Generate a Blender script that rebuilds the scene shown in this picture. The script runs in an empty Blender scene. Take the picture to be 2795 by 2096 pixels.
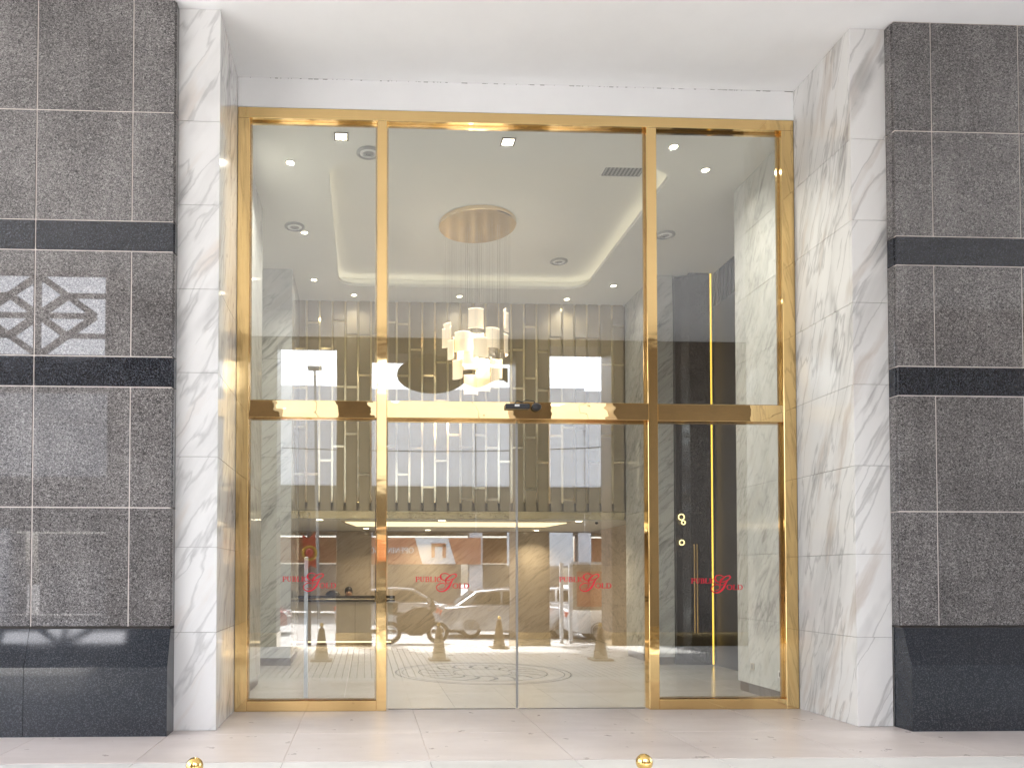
import bpy, bmesh, math, random
from mathutils import Vector, Matrix
random.seed(7)
scene = bpy.context.scene
COL = scene.collection
PI = math.pi

# ------------------------------------------------------------------ camera, sky, sun, exposure
def make_camera():
    yaw, pitch, roll = 0.03895, 0.02375, 0.00155
    f_px, W, H = 2111.0, 2795.0, 2096.0
    cy, sy, cp, sp = math.cos(yaw), math.sin(yaw), math.cos(pitch), math.sin(pitch)
    fw = Vector((sy*cp, cy*cp, sp)); r = Vector((cy, -sy, 0)); u = r.cross(fw)
    c, s = math.cos(roll), math.sin(roll)
    r2, u2 = c*r + s*u, -s*r + c*u
    cd = bpy.data.cameras.new('camera')
    cd.sensor_fit = 'HORIZONTAL'; cd.sensor_width = 36; cd.lens = 36*f_px/W
    cd.shift_x = (W/2 - 1081.33)/W; cd.shift_y = (1520.86 - H/2)/W
    cd.clip_start = 0.05; cd.clip_end = 600
    o = bpy.data.objects.new('camera', cd); COL.objects.link(o)
    m = Matrix.Identity(4)
    for i in range(3):
        m[i][0], m[i][1], m[i][2] = r2[i], u2[i], -fw[i]
    m.translation = (0, -8.8, 1.53)
    o.matrix_world = m
    scene.camera = o
make_camera()

SUN_EL, SUN_AZ = math.radians(60), math.radians(195)     # hazy sun high over the road, behind the viewer
world = bpy.data.worlds.new('World'); scene.world = world; world.use_nodes = True
wn = world.node_tree
sky = wn.nodes.new('ShaderNodeTexSky'); sky.sky_type = 'NISHITA'; sky.sun_disc = False
sky.sun_elevation = SUN_EL; sky.sun_rotation = SUN_AZ
sky.air_density = 1.0; sky.dust_density = 4.0; sky.ozone_density = 1.0
hs = wn.nodes.new('ShaderNodeHueSaturation'); hs.inputs['Saturation'].default_value = 0.5
bg = wn.nodes['Background']; bg.inputs['Strength'].default_value = 0.15
wn.links.new(sky.outputs[0], hs.inputs['Color']); wn.links.new(hs.outputs[0], bg.inputs['Color'])
sl = bpy.data.lights.new('sun', 'SUN'); sl.energy = 2.4; sl.angle = math.radians(4); sl.color = (1, .97, .92)
so = bpy.data.objects.new('sun', sl); COL.objects.link(so)
sd = Vector((math.sin(SUN_AZ)*math.cos(SUN_EL), math.cos(SUN_AZ)*math.cos(SUN_EL), math.sin(SUN_EL)))
so.rotation_euler = sd.to_track_quat('Z', 'Y').to_euler(); so.location = sd*60
scene.view_settings.view_transform = 'Standard'; scene.view_settings.look = 'None'
scene.view_settings.gamma = 1; scene.view_settings.use_curve_mapping = False
scene.view_settings.exposure = 3.05
cyc = scene.cycles
cyc.max_bounces = 14; cyc.diffuse_bounces = 6; cyc.glossy_bounces = 6; cyc.transparent_max_bounces = 24
cyc.transmission_bounces = 8; cyc.use_denoising = True; cyc.caustics_reflective = False; cyc.caustics_refractive = False
cyc.sample_clamp_indirect = 12

LIGHT = 0.20      # overall strength of the lobby lamps

# ------------------------------------------------------------------ materials
class NT:
    def __init__(s, name):
        s.m = bpy.data.materials.new(name); s.m.use_nodes = True
        s.t = s.m.node_tree; s.n = s.t.nodes; s.l = s.t.links
        s.p = s.n['Principled BSDF']; s.out = s.n['Material Output']
    def node(s, typ, **kw):
        nd = s.n.new('ShaderNode'+typ)
        for k, v in kw.items(): setattr(nd, k, v)
        return nd
    def set(s, nd, key, v):
        if hasattr(v, 'is_output') or isinstance(v, bpy.types.NodeSocket): s.l.new(v, nd.inputs[key])
        else: nd.inputs[key].default_value = v
    def math(s, op, a, b=None, clamp=False):
        nd = s.node('Math', operation=op, use_clamp=clamp); s.set(nd, 0, a)
        if b is not None: s.set(nd, 1, b)
        return nd.outputs[0]
    def pos(s): return s.node('NewGeometry').outputs['Position']
    def obj(s): return s.node('TexCoord').outputs['Object']
    def mapv(s, v, scale=(1, 1, 1), loc=(0, 0, 0)):
        nd = s.node('Mapping'); s.set(nd, 'Vector', v); nd.inputs['Scale'].default_value = scale; nd.inputs['Location'].default_value = loc
        return nd.outputs[0]
    def noise(s, v, scale, detail=4, rough=.55, dist=0.0):
        nd = s.node('TexNoise'); s.set(nd, 'Vector', v); nd.inputs['Scale'].default_value = scale
        nd.inputs['Detail'].default_value = detail; nd.inputs['Roughness'].default_value = rough; nd.inputs['Distortion'].default_value = dist
        return nd.outputs['Fac']
    def ramp(s, fac, stops, interp='LINEAR'):
        nd = s.node('ValToRGB'); s.set(nd, 'Fac', fac); cr = nd.color_ramp; cr.interpolation = interp
        while len(cr.elements) < len(stops): cr.elements.new(.5)
        for e, (p, c) in zip(cr.elements, stops): e.position = p; e.color = (*c, 1)
        return nd.outputs['Color']
    def mix(s, fac, a, b, blend='MIX'):
        nd = s.node('Mix', data_type='RGBA', blend_type=blend); s.set(nd, 0, fac)
        s.set(nd, 6, a if not isinstance(a, tuple) else (*a, 1)); s.set(nd, 7, b if not isinstance(b, tuple) else (*b, 1))
        return nd.outputs[2]
    def bump(s, h, strength=.1, dist=.01):
        nd = s.node('Bump'); s.set(nd, 'Height', h); nd.inputs['Strength'].default_value = strength; nd.inputs['Distance'].default_value = dist
        s.l.new(nd.outputs[0], s.p.inputs['Normal']); return nd.outputs[0]
    def base(s, c, rough=.5, metal=0.0, coat=0.0, ior=1.5):
        s.set(s.p, 'Base Color', (*c, 1) if isinstance(c, tuple) else c); s.set(s.p, 'Roughness', rough)
        s.p.inputs['Metallic'].default_value = metal; s.p.inputs['Coat Weight'].default_value = coat
        s.p.inputs['Coat Roughness'].default_value = .03; s.p.inputs['IOR'].default_value = ior
        return s.m

def plain(name, c, rough=.5, metal=0.0, coat=0.0, var=.06, scale=3.0, bump=0.0):
    """A colour with a little uneven wear in tone and gloss."""
    t = NT(name); p = t.pos()
    n = t.noise(p, scale, 5, .6)
    lo = tuple(max(0, x*(1-var)) for x in c); hi = tuple(min(1, x*(1+var)) for x in c)
    col = t.ramp(n, [(.3, lo), (.7, hi)])
    n2 = t.noise(p, scale*6, 3)
    r = t.math('ADD', t.math('MULTIPLY', n2, .12*rough+.01), rough*.94-.0)
    t.base(col, r, metal, coat)
    if bump: t.bump(t.noise(p, scale*25, 3), bump, .004)
    return t.m

def granite():
    t = NT('speckled_granite'); p = t.pos()
    a = t.noise(t.mapv(p, (1, 1, 1.25)), 60, 2.5, .65, 1.4)
    b = t.noise(p, 140, 2, .5)
    big = t.noise(p, 1.6, 5, .65)
    streak = t.noise(t.mapv(p, (5.0, 5.0, .35)), 1.4, 4, .6)
    f = t.math('ADD', t.math('MULTIPLY', a, .78), t.math('MULTIPLY', b, .22))
    f = t.math('ADD', f, t.math('ADD', t.math('MULTIPLY', t.math('SUBTRACT', big, .5), .14), t.math('MULTIPLY', t.math('SUBTRACT', streak, .5), .07)))
    c = t.ramp(f, [(.36, (.022, .021, .022)), (.45, (.078, .073, .073)), (.53, (.160, .150, .147)), (.63, (.33, .318, .312))])
    info = t.node('ObjectInfo')
    hsv = t.node('HueSaturation'); t.set(hsv, 'Color', c)
    t.set(hsv, 'Value', t.math('ADD', t.math('MULTIPLY', info.outputs['Random'], .22), .90))
    t.base(hsv.outputs[0], t.math('ADD', t.math('MULTIPLY', t.noise(p, 2.2, 4), .025), .003))
    t.p.inputs['IOR'].default_value = 1.5
    return t.m

def black_stone(name='black_polished_stone', base=(.012, .013, .017), fleck=(.10, .11, .13)):
    t = NT(name); p = t.pos()
    a = t.noise(p, 95, 2, .6, .6)
    c = t.ramp(a, [(.5, base), (.62, tuple((x+y*1.2)/2 for x, y in zip(base, fleck))), (.75, fleck)])
    t.base(c, t.math('ADD', t.math('MULTIPLY', t.noise(p, 2.5, 5), .10), .01))
    t.p.inputs['IOR'].default_value = 1.5
    return t.m

def marble(name, n, along, tint=(.77, .768, .76), vein=(.30, .30, .30), warm=(.62, .55, .49), dens=1.0, rough=.06, strength=1.0, st=.11):
    """Veined marble: thin sheets of vein with normal n, long in the direction along."""
    t = NT(name); p = t.pos(); info = t.node('ObjectInfo')
    n = Vector(n).normalized(); al = Vector(along).normalized(); al = (al - n*al.dot(n)).normalized(); w = n.cross(al)
    def dot(v):
        nd = t.node('VectorMath', operation='DOT_PRODUCT'); t.set(nd, 0, p); nd.inputs[1].default_value = v; return nd.outputs['Value']
    # gentle wander of the veins
    wob = t.math('MULTIPLY', t.math('SUBTRACT', t.noise(p, .8, 2, .5), .5), .20)
    wob2 = t.math('MULTIPLY', t.math('SUBTRACT', t.noise(p, 5.0, 4, .6), .5), .035)
    u = t.math('ADD', t.math('ADD', dot(n), wob), t.math('ADD', wob2, t.math('MULTIPLY', info.outputs['Random'], .05)))
    cx = t.node('CombineXYZ'); t.set(cx, 0, u); t.set(cx, 1, t.math('MULTIPLY', dot(al), st)); t.set(cx, 2, t.math('MULTIPLY', dot(w), .30))
    v = cx.outputs[0]
    tone = t.noise(v, 2.6*dens, 6, .62, .2)
    c = t.ramp(tone, [(.30, tuple(x*.80 for x in tint)), (.48, tint), (.72, tuple(min(1, x*1.05) for x in tint))])
    # warm beige streaks
    s1 = t.noise(t.mapv(v, (1, 1, 1), (3.1, 0, 0)), 6.5*dens, 4, .6, .1)
    f1 = t.ramp(s1, [(.54, (0, 0, 0)), (.70, (1, 1, 1))])
    c = t.mix(t.math('MULTIPLY', f1, .55*strength), c, warm)
    # grey veins: narrow ridges of a noise, in patches
    def ridge(sc, loc, width):
        r = t.noise(t.mapv(v, (1, 1, 1), loc), sc*dens, 3.5, .5, .15)
        r = t.math('ABSOLUTE', t.math('SUBTRACT', r, .5))
        return t.math('SUBTRACT', 1.0, t.math('DIVIDE', r, width), True)
    patch = t.ramp(t.noise(t.mapv(p, (1, 1, .55)), 1.5, 3, .6), [(.42, (0, 0, 0)), (.62, (1, 1, 1))])
    g1 = t.math('MULTIPLY', ridge(2.2, (7, 0, 0), .035), patch)
    g2 = t.math('MULTIPLY', ridge(8.0, (1.5, 2, 0), .03), .34)
    g = t.math('MULTIPLY', t.math('ADD', t.math('MULTIPLY', g1, .52), g2, True), strength, True)
    c = t.mix(g, c, vein)
    fine = t.noise(p, 120, 2, .5)
    c = t.mix(t.math('MULTIPLY', t.math('SUBTRACT', fine, .4, True), .12), c, (.5, .5, .5))
    t.base(c, t.math('ADD', t.math('MULTIPLY', t.noise(p, 3, 4), .08), rough))
    t.bump(t.noise(p, 1.2, 2), .015, .02)
    return t.m

def gold(name='polished_gold_steel', c=(.90, .635, .29), rough=.05, wave=.10):
    t = NT(name); p = t.pos()
    n = t.noise(p, 1.4, 3, .6)
    col = t.ramp(n, [(.3, tuple(x*.94 for x in c)), (.7, c)])
    t.base(col, t.math('ADD', t.math('MULTIPLY', t.noise(p, 30, 4), .035), rough), 1.0)
    t.bump(t.noise(t.mapv(p, (1, 1, 2.2)), 2.3, 2, .4), wave, .02)
    return t.m

def glass(name='clear_glass', tint=(.95, .96, .945), f0=.115):
    t = NT(name)
    lw = t.node('LayerWeight'); lw.inputs['Blend'].default_value = .5
    fac = t.math('ADD', t.math('MULTIPLY', t.math('POWER', lw.outputs['Facing'], 5.0), .95-f0), f0, True)
    tr = t.node('BsdfTransparent'); tr.inputs['Color'].default_value = (*tint, 1)
    gl = t.node('BsdfGlossy'); gl.inputs['Roughness'].default_value = 0.0; gl.inputs['Color'].default_value = (.97, .98, 1, 1)
    b = t.node('Bump'); b.inputs['Strength'].default_value = .03; b.inputs['Distance'].default_value = .015
    t.set(b, 'Height', t.noise(t.pos(), .55, 2, .4)); t.l.new(b.outputs[0], gl.inputs['Normal'])
    mx = t.node('MixShader'); t.set(mx, 0, fac); t.l.new(tr.outputs[0], mx.inputs[1]); t.l.new(gl.outputs[0], mx.inputs[2])
    t.l.new(mx.outputs[0], t.out.inputs['Surface'])
    return t.m

def emit(name, c, s):
    t = NT(name); t.base(c, .4)
    t.p.inputs['Emission Color'].default_value = (*c, 1); t.p.inputs['Emission Strength'].default_value = s
    return t.m

def floor_mat(name, c, dark, rough, streak=(1, 3.2, 1)):
    t = NT(name); p = t.pos(); info = t.node('ObjectInfo')
    v = t.mapv(p, streak)
    n = t.noise(v, .8, 5, .6, .3)
    col = t.ramp(n, [(.12, dark), (.55, c), (.8, tuple(min(1, x*1.08) for x in c))])
    n2 = t.noise(t.mapv(p, (.6, 4.0, 1)), 3.5, 6, .65, .4)
    col = t.mix(t.math('MULTIPLY', t.ramp(n2, [(.45, (0, 0, 0)), (.9, (1, 1, 1))]), .22), col, dark)
    hsv = t.node('HueSaturation'); t.set(hsv, 'Color', col)
    t.set(hsv, 'Value', t.math('ADD', t.math('MULTIPLY', info.outputs['Random'], .08), .96))
    t.base(hsv.outputs[0], t.math('ADD', t.math('MULTIPLY', t.noise(p, 4, 5, .6), .22), rough))
    t.bump(t.noise(p, 40, 4), .03, .004)
    return t.m

M = {}
M['granite'] = granite()
M['black'] = black_stone()
M['plinth'] = black_stone('dark_plinth_granite', (.018, .021, .027), (.075, .083, .096))
M['grout'] = plain('pale_grout', (.62, .56, .53), .8, var=.1, scale=9)
M['grout_grey'] = plain('grey_grout', (.32, .31, .30), .85, var=.12, scale=9)
M['marble_l'] = marble('white_marble', (1, 1.5, -.58), (.5, -.1, 1), tint=(.72, .718, .71), vein=(.33, .33, .33), dens=.8, strength=1.3)
M['marble_r'] = marble('white_marble_veined', (1, -1.9, -.62), (.5, -.2, 1), tint=(.72, .715, .70), vein=(.34, .335, .33), warm=(.50, .44, .39), dens=.85, strength=1.6, st=.05)
M['marble_in'] = marble('grey_lobby_marble', (1, -1.2, -.85), (.8, -.2, 1), (.56, .565, .545), (.20, .20, .20), (.46, .44, .40), 1.15, .05, 1.1)
M['marble_in2'] = marble('grey_lobby_marble_diagonal', (1, -1.0, -1.1), (1, 0, .9), (.50, .505, .485), (.17, .175, .175), (.40, .39, .36), 1.3, .05, 1.3)
M['marble_br'] = marble('brown_marble', (1, .3, -1.25), (1, 0, .75), (.50, .425, .335), (.24, .195, .15), (.60, .50, .38), 1.2, .06, 1.15)
M['gold'] = gold()
M['gold_mirror'] = gold('mirror_gold_transom', (.86, .62, .30), .0, .20)
M['gold_dark'] = gold('gold_inner_bead', (.55, .40, .20), .12, .05)
M['gold_soft'] = gold('brushed_gold_strip', (.93, .80, .55), .10, .05)
M['brass'] = gold('polished_brass', (.80, .55, .20), .07, .05)
M['glass'] = glass()
M['door_glass'] = glass('door_glass', (.95, .965, .95), .14)
M['plaster'] = plain('white_plaster', (.82, .825, .83), .75, var=.035, scale=.8, bump=.05)
M['plaster_in'] = plain('lobby_ceiling_paint', (.70, .70, .665), .7, var=.02, scale=1)
M['floor'] = floor_mat('porch_floor_stone', (.53, .475, .45), (.43, .375, .35), .20)
M['floor_pale'] = floor_mat('pale_paving_stone', (.56, .55, .53), (.46, .45, .43), .35)
M['floor_in'] = floor_mat('lobby_floor_stone', (.40, .375, .335), (.33, .305, .265), .07)
M['inlay'] = plain('dark_floor_inlay', (.10, .095, .09), .25)
M['skirt'] = plain('brown_skirting', (.13, .10, .075), .35)
M['panel'] = plain('taupe_wall_panel', (.33, .275, .18), .30, var=.05, scale=2)
M['mirror_gold'] = gold('mirror_gold_valance', (.80, .72, .50), .03, .9)
M['dark_panel'] = black_stone('dark_lacquer_panel', (.014, .012, .011), (.06, .05, .04))
M['dark_slat'] = plain('dark_wall_slat', (.035, .030, .028), .4)
M['counter'] = plain('beige_counter_panel', (.45, .40, .32), .3)
M['dark_top'] = black_stone('dark_counter_stone', (.02, .018, .016), (.16, .13, .09))
M['red'] = plain('red_vinyl', (.62, .012, .035), .45, var=.04)
M['lens'] = emit('downlight_lens', (1, .86, .62), 4)
M['cove'] = emit('cove_light_strip', (1, .90, .70), .36)
M['shade'] = emit('glowing_chandelier_shade', (1, .84, .62), .045)
M['shade_top'] = emit('chandelier_lamp_edge', (1, .86, .62), .30)
M['led'] = emit('yellow_led_strip', (1, .62, .08), .22)
M['tray'] = emit('warm_light_panel', (1, .78, .48), .22)
M['ring'] = emit('glowing_ring', (1, .80, .34), .4)
M['white_trim'] = plain('white_trim', (.75, .75, .73), .4, var=.03)
M['grey_trim'] = plain('grey_trim', (.30, .30, .29), .5)
M['black_plastic'] = plain('black_plastic', (.015, .015, .018), .3)
M['white_metal'] = plain('white_painted_metal', (.72, .75, .78), .35, var=.03)
M['brown_brass'] = plain('brown_brass_paint', (.22, .145, .07), .35, .35)
M['cable'] = plain('steel_cable', (.35, .33, .30), .35, .8)
M['asphalt'] = plain('grey_road', (.33, .325, .32), .85, var=.15, scale=5, bump=.2)
M['kerb'] = plain('concrete', (.42, .41, .39), .85, var=.12, scale=2, bump=.1)
M['column'] = plain('brown_stone_column', (.13, .105, .085), .35, var=.15, scale=2)
M['facade'] = plain('pale_wall_paint', (.70, .705, .72), .8, var=.06, scale=.6)
M['shutter'] = plain('grey_shutter', (.34, .32, .31), .5, var=.08, scale=1)
M['dark_shop'] = plain('dark_shop_ceiling', (.10, .085, .07), .7)
M['orange'] = plain('terracotta_sign', (.52, .20, .10), .5)
M['board_white'] = plain('white_sign_board', (.72, .77, .80), .4)
M['letter_white'] = plain('white_lettering', (.85, .85, .82), .5)
M['sign_dark'] = plain('dark_sign_board', (.06, .05, .045), .5)
M['tyre'] = plain('black_tyre', (.02, .02, .02), .7)
M['rim'] = plain('alloy_rim', (.55, .55, .56), .25, .9)
M['car_glass'] = plain('dark_car_glass', (.02, .022, .025), .05)
M['silver'] = plain('silver_car_paint', (.45, .46, .48), .25, .5, 1)
M['white_car'] = plain('white_car_paint', (.78, .79, .80), .3, 0, 1)
M['dark_car'] = plain('brown_car_paint', (.09, .07, .06), .3, .4, 1)
M['red_car'] = plain('dark_red_car_paint', (.30, .02, .03), .3, .2, 1)
M['bike'] = plain('matt_dark_motorcycle', (.018, .014, .011), .7)
M['tail'] = plain('red_tail_light', (.55, .06, .03), .2)
M['yellow'] = plain('yellow_decoration', (.75, .50, .03), .5)
M['festive_red'] = plain('festive_red', (.65, .03, .03), .5)
M['blue_pole'] = plain('dark_blue_pole', (.04, .05, .10), .4)
M['skin'] = plain('skin', (.45, .26, .17), .5, var=.05)
M['hair'] = plain('black_hair', (.012, .010, .010), .35)
M['jacket'] = plain('dark_jacket', (.03, .03, .04), .8)

# ------------------------------------------------------------------ mesh helpers
def wloc(o):
    v = Vector((0, 0, 0))
    while o is not None: v += o.location; o = o.parent
    return v

def link(name, me, mat, parent=None, smooth=False):
    o = bpy.data.objects.new(name, me); COL.objects.link(o)
    if mat is not None: me.materials.append(mat)
    if parent is not None: o.parent = parent
    if smooth:
        me.polygons.foreach_set('use_smooth', [True]*len(me.polygons)); me.set_sharp_from_angle(angle=math.radians(38))
    return o

def tag(o, label=None, cat=None, group=None, kind=None):
    for k, v in (('label', label), ('category', cat), ('group', group), ('kind', kind)):
        if v: o[k] = v
    return o

def thing(name, label, cat, loc=(0, 0, 0), group=None):
    o = bpy.data.objects.new(name, None); COL.objects.link(o); o.location = loc; o.empty_display_size = .2
    return tag(o, label, cat, group)

class MB:
    """Collects simple shapes, in world coordinates, into one mesh."""
    def __init__(s): s.v = []; s.f = []
    def add(s, vs, fs):
        b = len(s.v); s.v += [tuple(x) for x in vs]; s.f += [tuple(i+b for i in f) for f in fs]; return s
    def box(s, x0, x1, y0, y1, z0, z1, bev=0.0):
        if bev <= 0:
            vs = [(x, y, z) for z in (z0, z1) for y in (y0, y1) for x in (x0, x1)]
            return s.add(vs, [(0, 2, 3, 1), (4, 5, 7, 6), (0, 1, 5, 4), (2, 6, 7, 3), (0, 4, 6, 2), (1, 3, 7, 5)])
        bm = bmesh.new(); bmesh.ops.create_cube(bm, size=1)
        for v in bm.verts: v.co = Vector(((x0+x1)/2+v.co.x*(x1-x0), (y0+y1)/2+v.co.y*(y1-y0), (z0+z1)/2+v.co.z*(z1-z0)))
        bmesh.ops.bevel(bm, geom=bm.edges[:], offset=bev, segments=1, affect='EDGES')
        bm.verts.index_update(); r = s.add([v.co for v in bm.verts], [[v.index for v in f.verts] for f in bm.faces]); bm.free(); return r
    def cyl(s, p0, p1, r0, r1=None, n=16, caps=True):
        r1 = r0 if r1 is None else r1; p0, p1 = Vector(p0), Vector(p1); d = (p1-p0).normalized()
        a = d.orthogonal().normalized(); b = d.cross(a); vs = []
        for p, r in ((p0, r0), (p1, r1)):
            for i in range(n):
                t = 2*PI*i/n; vs.append(p+(a*math.cos(t)+b*math.sin(t))*r)
        fs = [(i, (i+1) % n, n+(i+1) % n, n+i) for i in range(n)]
        if caps: fs += [tuple(range(n))[::-1], tuple(range(n, 2*n))]
        return s.add(vs, fs)
    def tube(s, pts, r, n=8):
        for a, b in zip(pts[:-1], pts[1:]): s.cyl(a, b, r, r, n)
        return s
    def lathe(s, prof, c, n=24, axis='Z'):
        vs = []; fs = []; c = Vector(c)
        for (r, h) in prof:
            for i in range(n):
                t = 2*PI*i/n; q = (r*math.cos(t), r*math.sin(t), h)
                if axis == 'Y': q = (q[0], q[2], q[1])
                if axis == 'X': q = (q[2], q[0], q[1])
                vs.append(c+Vector(q))
        for j in range(len(prof)-1):
            for i in range(n):
                k = (i+1) % n; fs.append((j*n+i, j*n+k, (j+1)*n+k, (j+1)*n+i))
        if prof[0][0] > 1e-4: fs.append(tuple(range(n))[::-1])
        if prof[-1][0] > 1e-4: fs.append(tuple(range((len(prof)-1)*n, len(prof)*n)))
        return s.add(vs, fs)
    def torus(s, c, R, r, axis='Z', n=28, m=8):
        vs = []; fs = []; c = Vector(c)
        for i in range(n):
            t = 2*PI*i/n
            for j in range(m):
                u = 2*PI*j/m; q = ((R+r*math.cos(u))*math.cos(t), (R+r*math.cos(u))*math.sin(t), r*math.sin(u))
                if axis == 'Y': q = (q[0], q[2], q[1])
                if axis == 'X': q = (q[2], q[0], q[1])
                vs.append(c+Vector(q))
        for i in range(n):
            for j in range(m):
                a, b = (i+1) % n, (j+1) % m; fs.append((i*m+j, a*m+j, a*m+b, i*m+b))
        return s.add(vs, fs)
    def sphere(s, c, r, n=16, sq=(1, 1, 1)):
        prof = [(max(1e-5, r*math.sin(PI*i/(n//2))), -r*math.cos(PI*i/(n//2))) for i in range(n//2+1)]
        b = MB(); b.lathe(prof, (0, 0, 0), n); c = Vector(c)
        return s.add([c+Vector((v[0]*sq[0], v[1]*sq[1], v[2]*sq[2])) for v in b.v], b.f)
    def prism(s, poly, axis, a, b):
        """poly in the two other axes, extruded from a to b along axis."""
        def P(q, h):
            return {'X': (h, q[0], q[1]), 'Y': (q[0], h, q[1]), 'Z': (q[0], q[1], h)}[axis]
        n = len(poly); vs = [P(q, a) for q in poly]+[P(q, b) for q in poly]
        return s.add(vs, [tuple(range(n))[::-1], tuple(range(n, 2*n))]+[(i, (i+1) % n, n+(i+1) % n, n+i) for i in range(n)])
    def build(s, name, mat, parent=None, smooth=False):
        off = wloc(parent) if parent is not None else Vector((0, 0, 0))
        me = bpy.data.meshes.new(name); me.from_pydata([tuple(Vector(v)-off) for v in s.v], [], s.f)
        bm = bmesh.new(); bm.from_mesh(me); bmesh.ops.recalc_face_normals(bm, faces=bm.faces[:]); bm.to_mesh(me); bm.free()
        return link(name, me, mat, parent, smooth)
    def build_at(s, name, mat, base, smooth=False):
        """A top-level mesh with its origin at its base point."""
        base = Vector(base); me = bpy.data.meshes.new(name); me.from_pydata([tuple(Vector(v)-base) for v in s.v], [], s.f)
        bm = bmesh.new(); bm.from_mesh(me); bmesh.ops.recalc_face_normals(bm, faces=bm.faces[:]); bm.to_mesh(me); bm.free()
        o = link(name, me, mat, None, smooth); o.location = base; return o

def box(name, x0, x1, y0, y1, z0, z1, mat, parent=None, bev=0.0):
    return MB().box(x0, x1, y0, y1, z0, z1, bev).build(name, mat, parent)

def copy_tree(o, parent=None):
    c = o.copy(); COL.objects.link(c); c.parent = parent
    for ch in list(o.children): copy_tree(ch, c)
    return c

def struct(name, mb, mat):
    return tag(mb.build(name, mat), kind='structure')

# ------------------------------------------------------------------ setting: ground, porch floor, ceilings
XL, XR = -8.0, 10.5
struct('road', MB().box(-90, 90, -150, -7.95, -.6, -.30), M['asphalt'])
struct('ground', MB().box(-90, 90, -7.95, 60, -.9, -.62), M['kerb'])
fl = struct('porch_floor', MB().box(-12, 18, -2.36, .14, -.6, -.006), M['grout'])
jx = [-.68+1.215*k for k in range(-8, 15)]
for a, b in zip(jx[:-1], jx[1:]):
    for (y0, y1) in ((-2.36, -1.235), (-1.235, .14)):
        box('floor_tile', a+.003, b-.003, y0+.003, y1-.003, -.05, 0, M['floor'], fl, .0015)
ps = struct('paving_strip', MB().box(-12, 18, -2.75, -2.36, -.6, -.010), M['grout_grey'])
for a, b in zip(jx[:-1], jx[1:]):
    box('paving_slab', a+.003, b-.003, -2.748, -2.362, -.05, -.004, M['floor_pale'], ps, .0015)
pv = struct('lined_paving', MB().box(-12, 18, -7.70, -2.75, -.6, -.016), M['inlay'])
m = MB(); x = -12.0
while x < 18:
    for (y0, y1) in ((-7.68, -5.2), (-5.19, -2.752)): m.box(x+.007, x+.106, y0, y1, -.05, -.006)
    x += .113
tag(m.build('paving_line', M['floor_pale'], pv), kind='stuff')
struct('porch_step', MB().box(-12, 18, -7.95, -7.70, -.6, -.01, .01), M['kerb'])

struct('porch_ceiling', MB().box(-4.62, 18, -9.5, .4, 7.24, 7.6).box(-12, -4.622, -8.25, .4, 7.24, 7.6), M['plaster'])

# ------------------------------------------------------------------ granite walls with black bands
def plinth_prism(x0, x1):
    return MB().prism([(-1.32, 0.0), (-1.32, .655), (-1.195, 1.012), (-1.062, 1.012), (-1.062, 0)], 'X', x0, x1)
def granite_wall(label, xs, xs_band, inner, sgn):
    """xs: joints of the granite slabs; inner: the edge beside the marble (sgn +1 when the wall lies left of it)."""
    lo, hi = min(xs), max(xs)
    w = thing('granite_wall', label, 'wall', ((lo+hi)/2, -1.0, 0))
    box('wall_core', lo+.004, hi-.008, -1.172, .6, 1.036, 7.24, M['grout'], w)
    box('gap_shade_strip', lo+.004, hi-.012, -1.150, .6, 1.0125, 1.034, M['sign_dark'], w)  # dark strip above the plinth, its colour stands in for the gap's shade
    box('wall_footing', lo+.004, hi-.012, -1.055, .6, 0.0, 1.012, M['grout_grey'], w)
    zs = [(1.03, 2.19, 0), (2.19, 3.37, 0), (3.37, 3.67, 1), (3.67, 4.71, 0), (4.71, 5.01, 1), (5.01, 6.10, 0), (6.10, 7.238, 0)]
    g = .0062
    for (z0, z1, band) in zs:
        xx = xs_band if band else xs
        for a, b in zip(xx[:-1], xx[1:]):
            ga = g if a != lo else 0; gb = g if b != hi else 0
            pr = .002 if band else 0
            o = MB().box(a+ga, b-gb, -1.18-pr+random.uniform(-.0006, .0006), -1.14, z0+g, z1-g, .004)
            o.build('black_band_slab' if band else 'granite_slab', M['black'] if band else M['granite'], w)
        # narrow return along the side that faces the marble
        e0, e1 = (hi-.012, hi+.012) if sgn > 0 else (lo-.012, lo+.012)
        box('band_return' if band else 'edge_return', e0, e1, -1.150, -1.058, z0+g, z1-g, M['black'] if band else M['granite'], w, .003)
    px = [x for x in xs_band]
    for a, b in zip(px[:-1], px[1:]):
        plinth_prism(a+.002, b-.002+(0 if b != hi else .014)).build('plinth_stone', M['plinth'], w)
    return w
granite_wall('brown grey speckled granite wall with two black bands, left of the gold entrance',
             [-6.0, -5.1, -4.17, -3.24, -2.31, -1.905], [-6.0, -5.1, -3.24, -1.905], -1.905, 1)
granite_wall('brown grey speckled granite wall with two black bands, right of the gold entrance',
             [5.405, 5.80, 6.73, 7.66, 8.6], [5.405, 7.66, 8.6], 5.405, -1)

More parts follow.
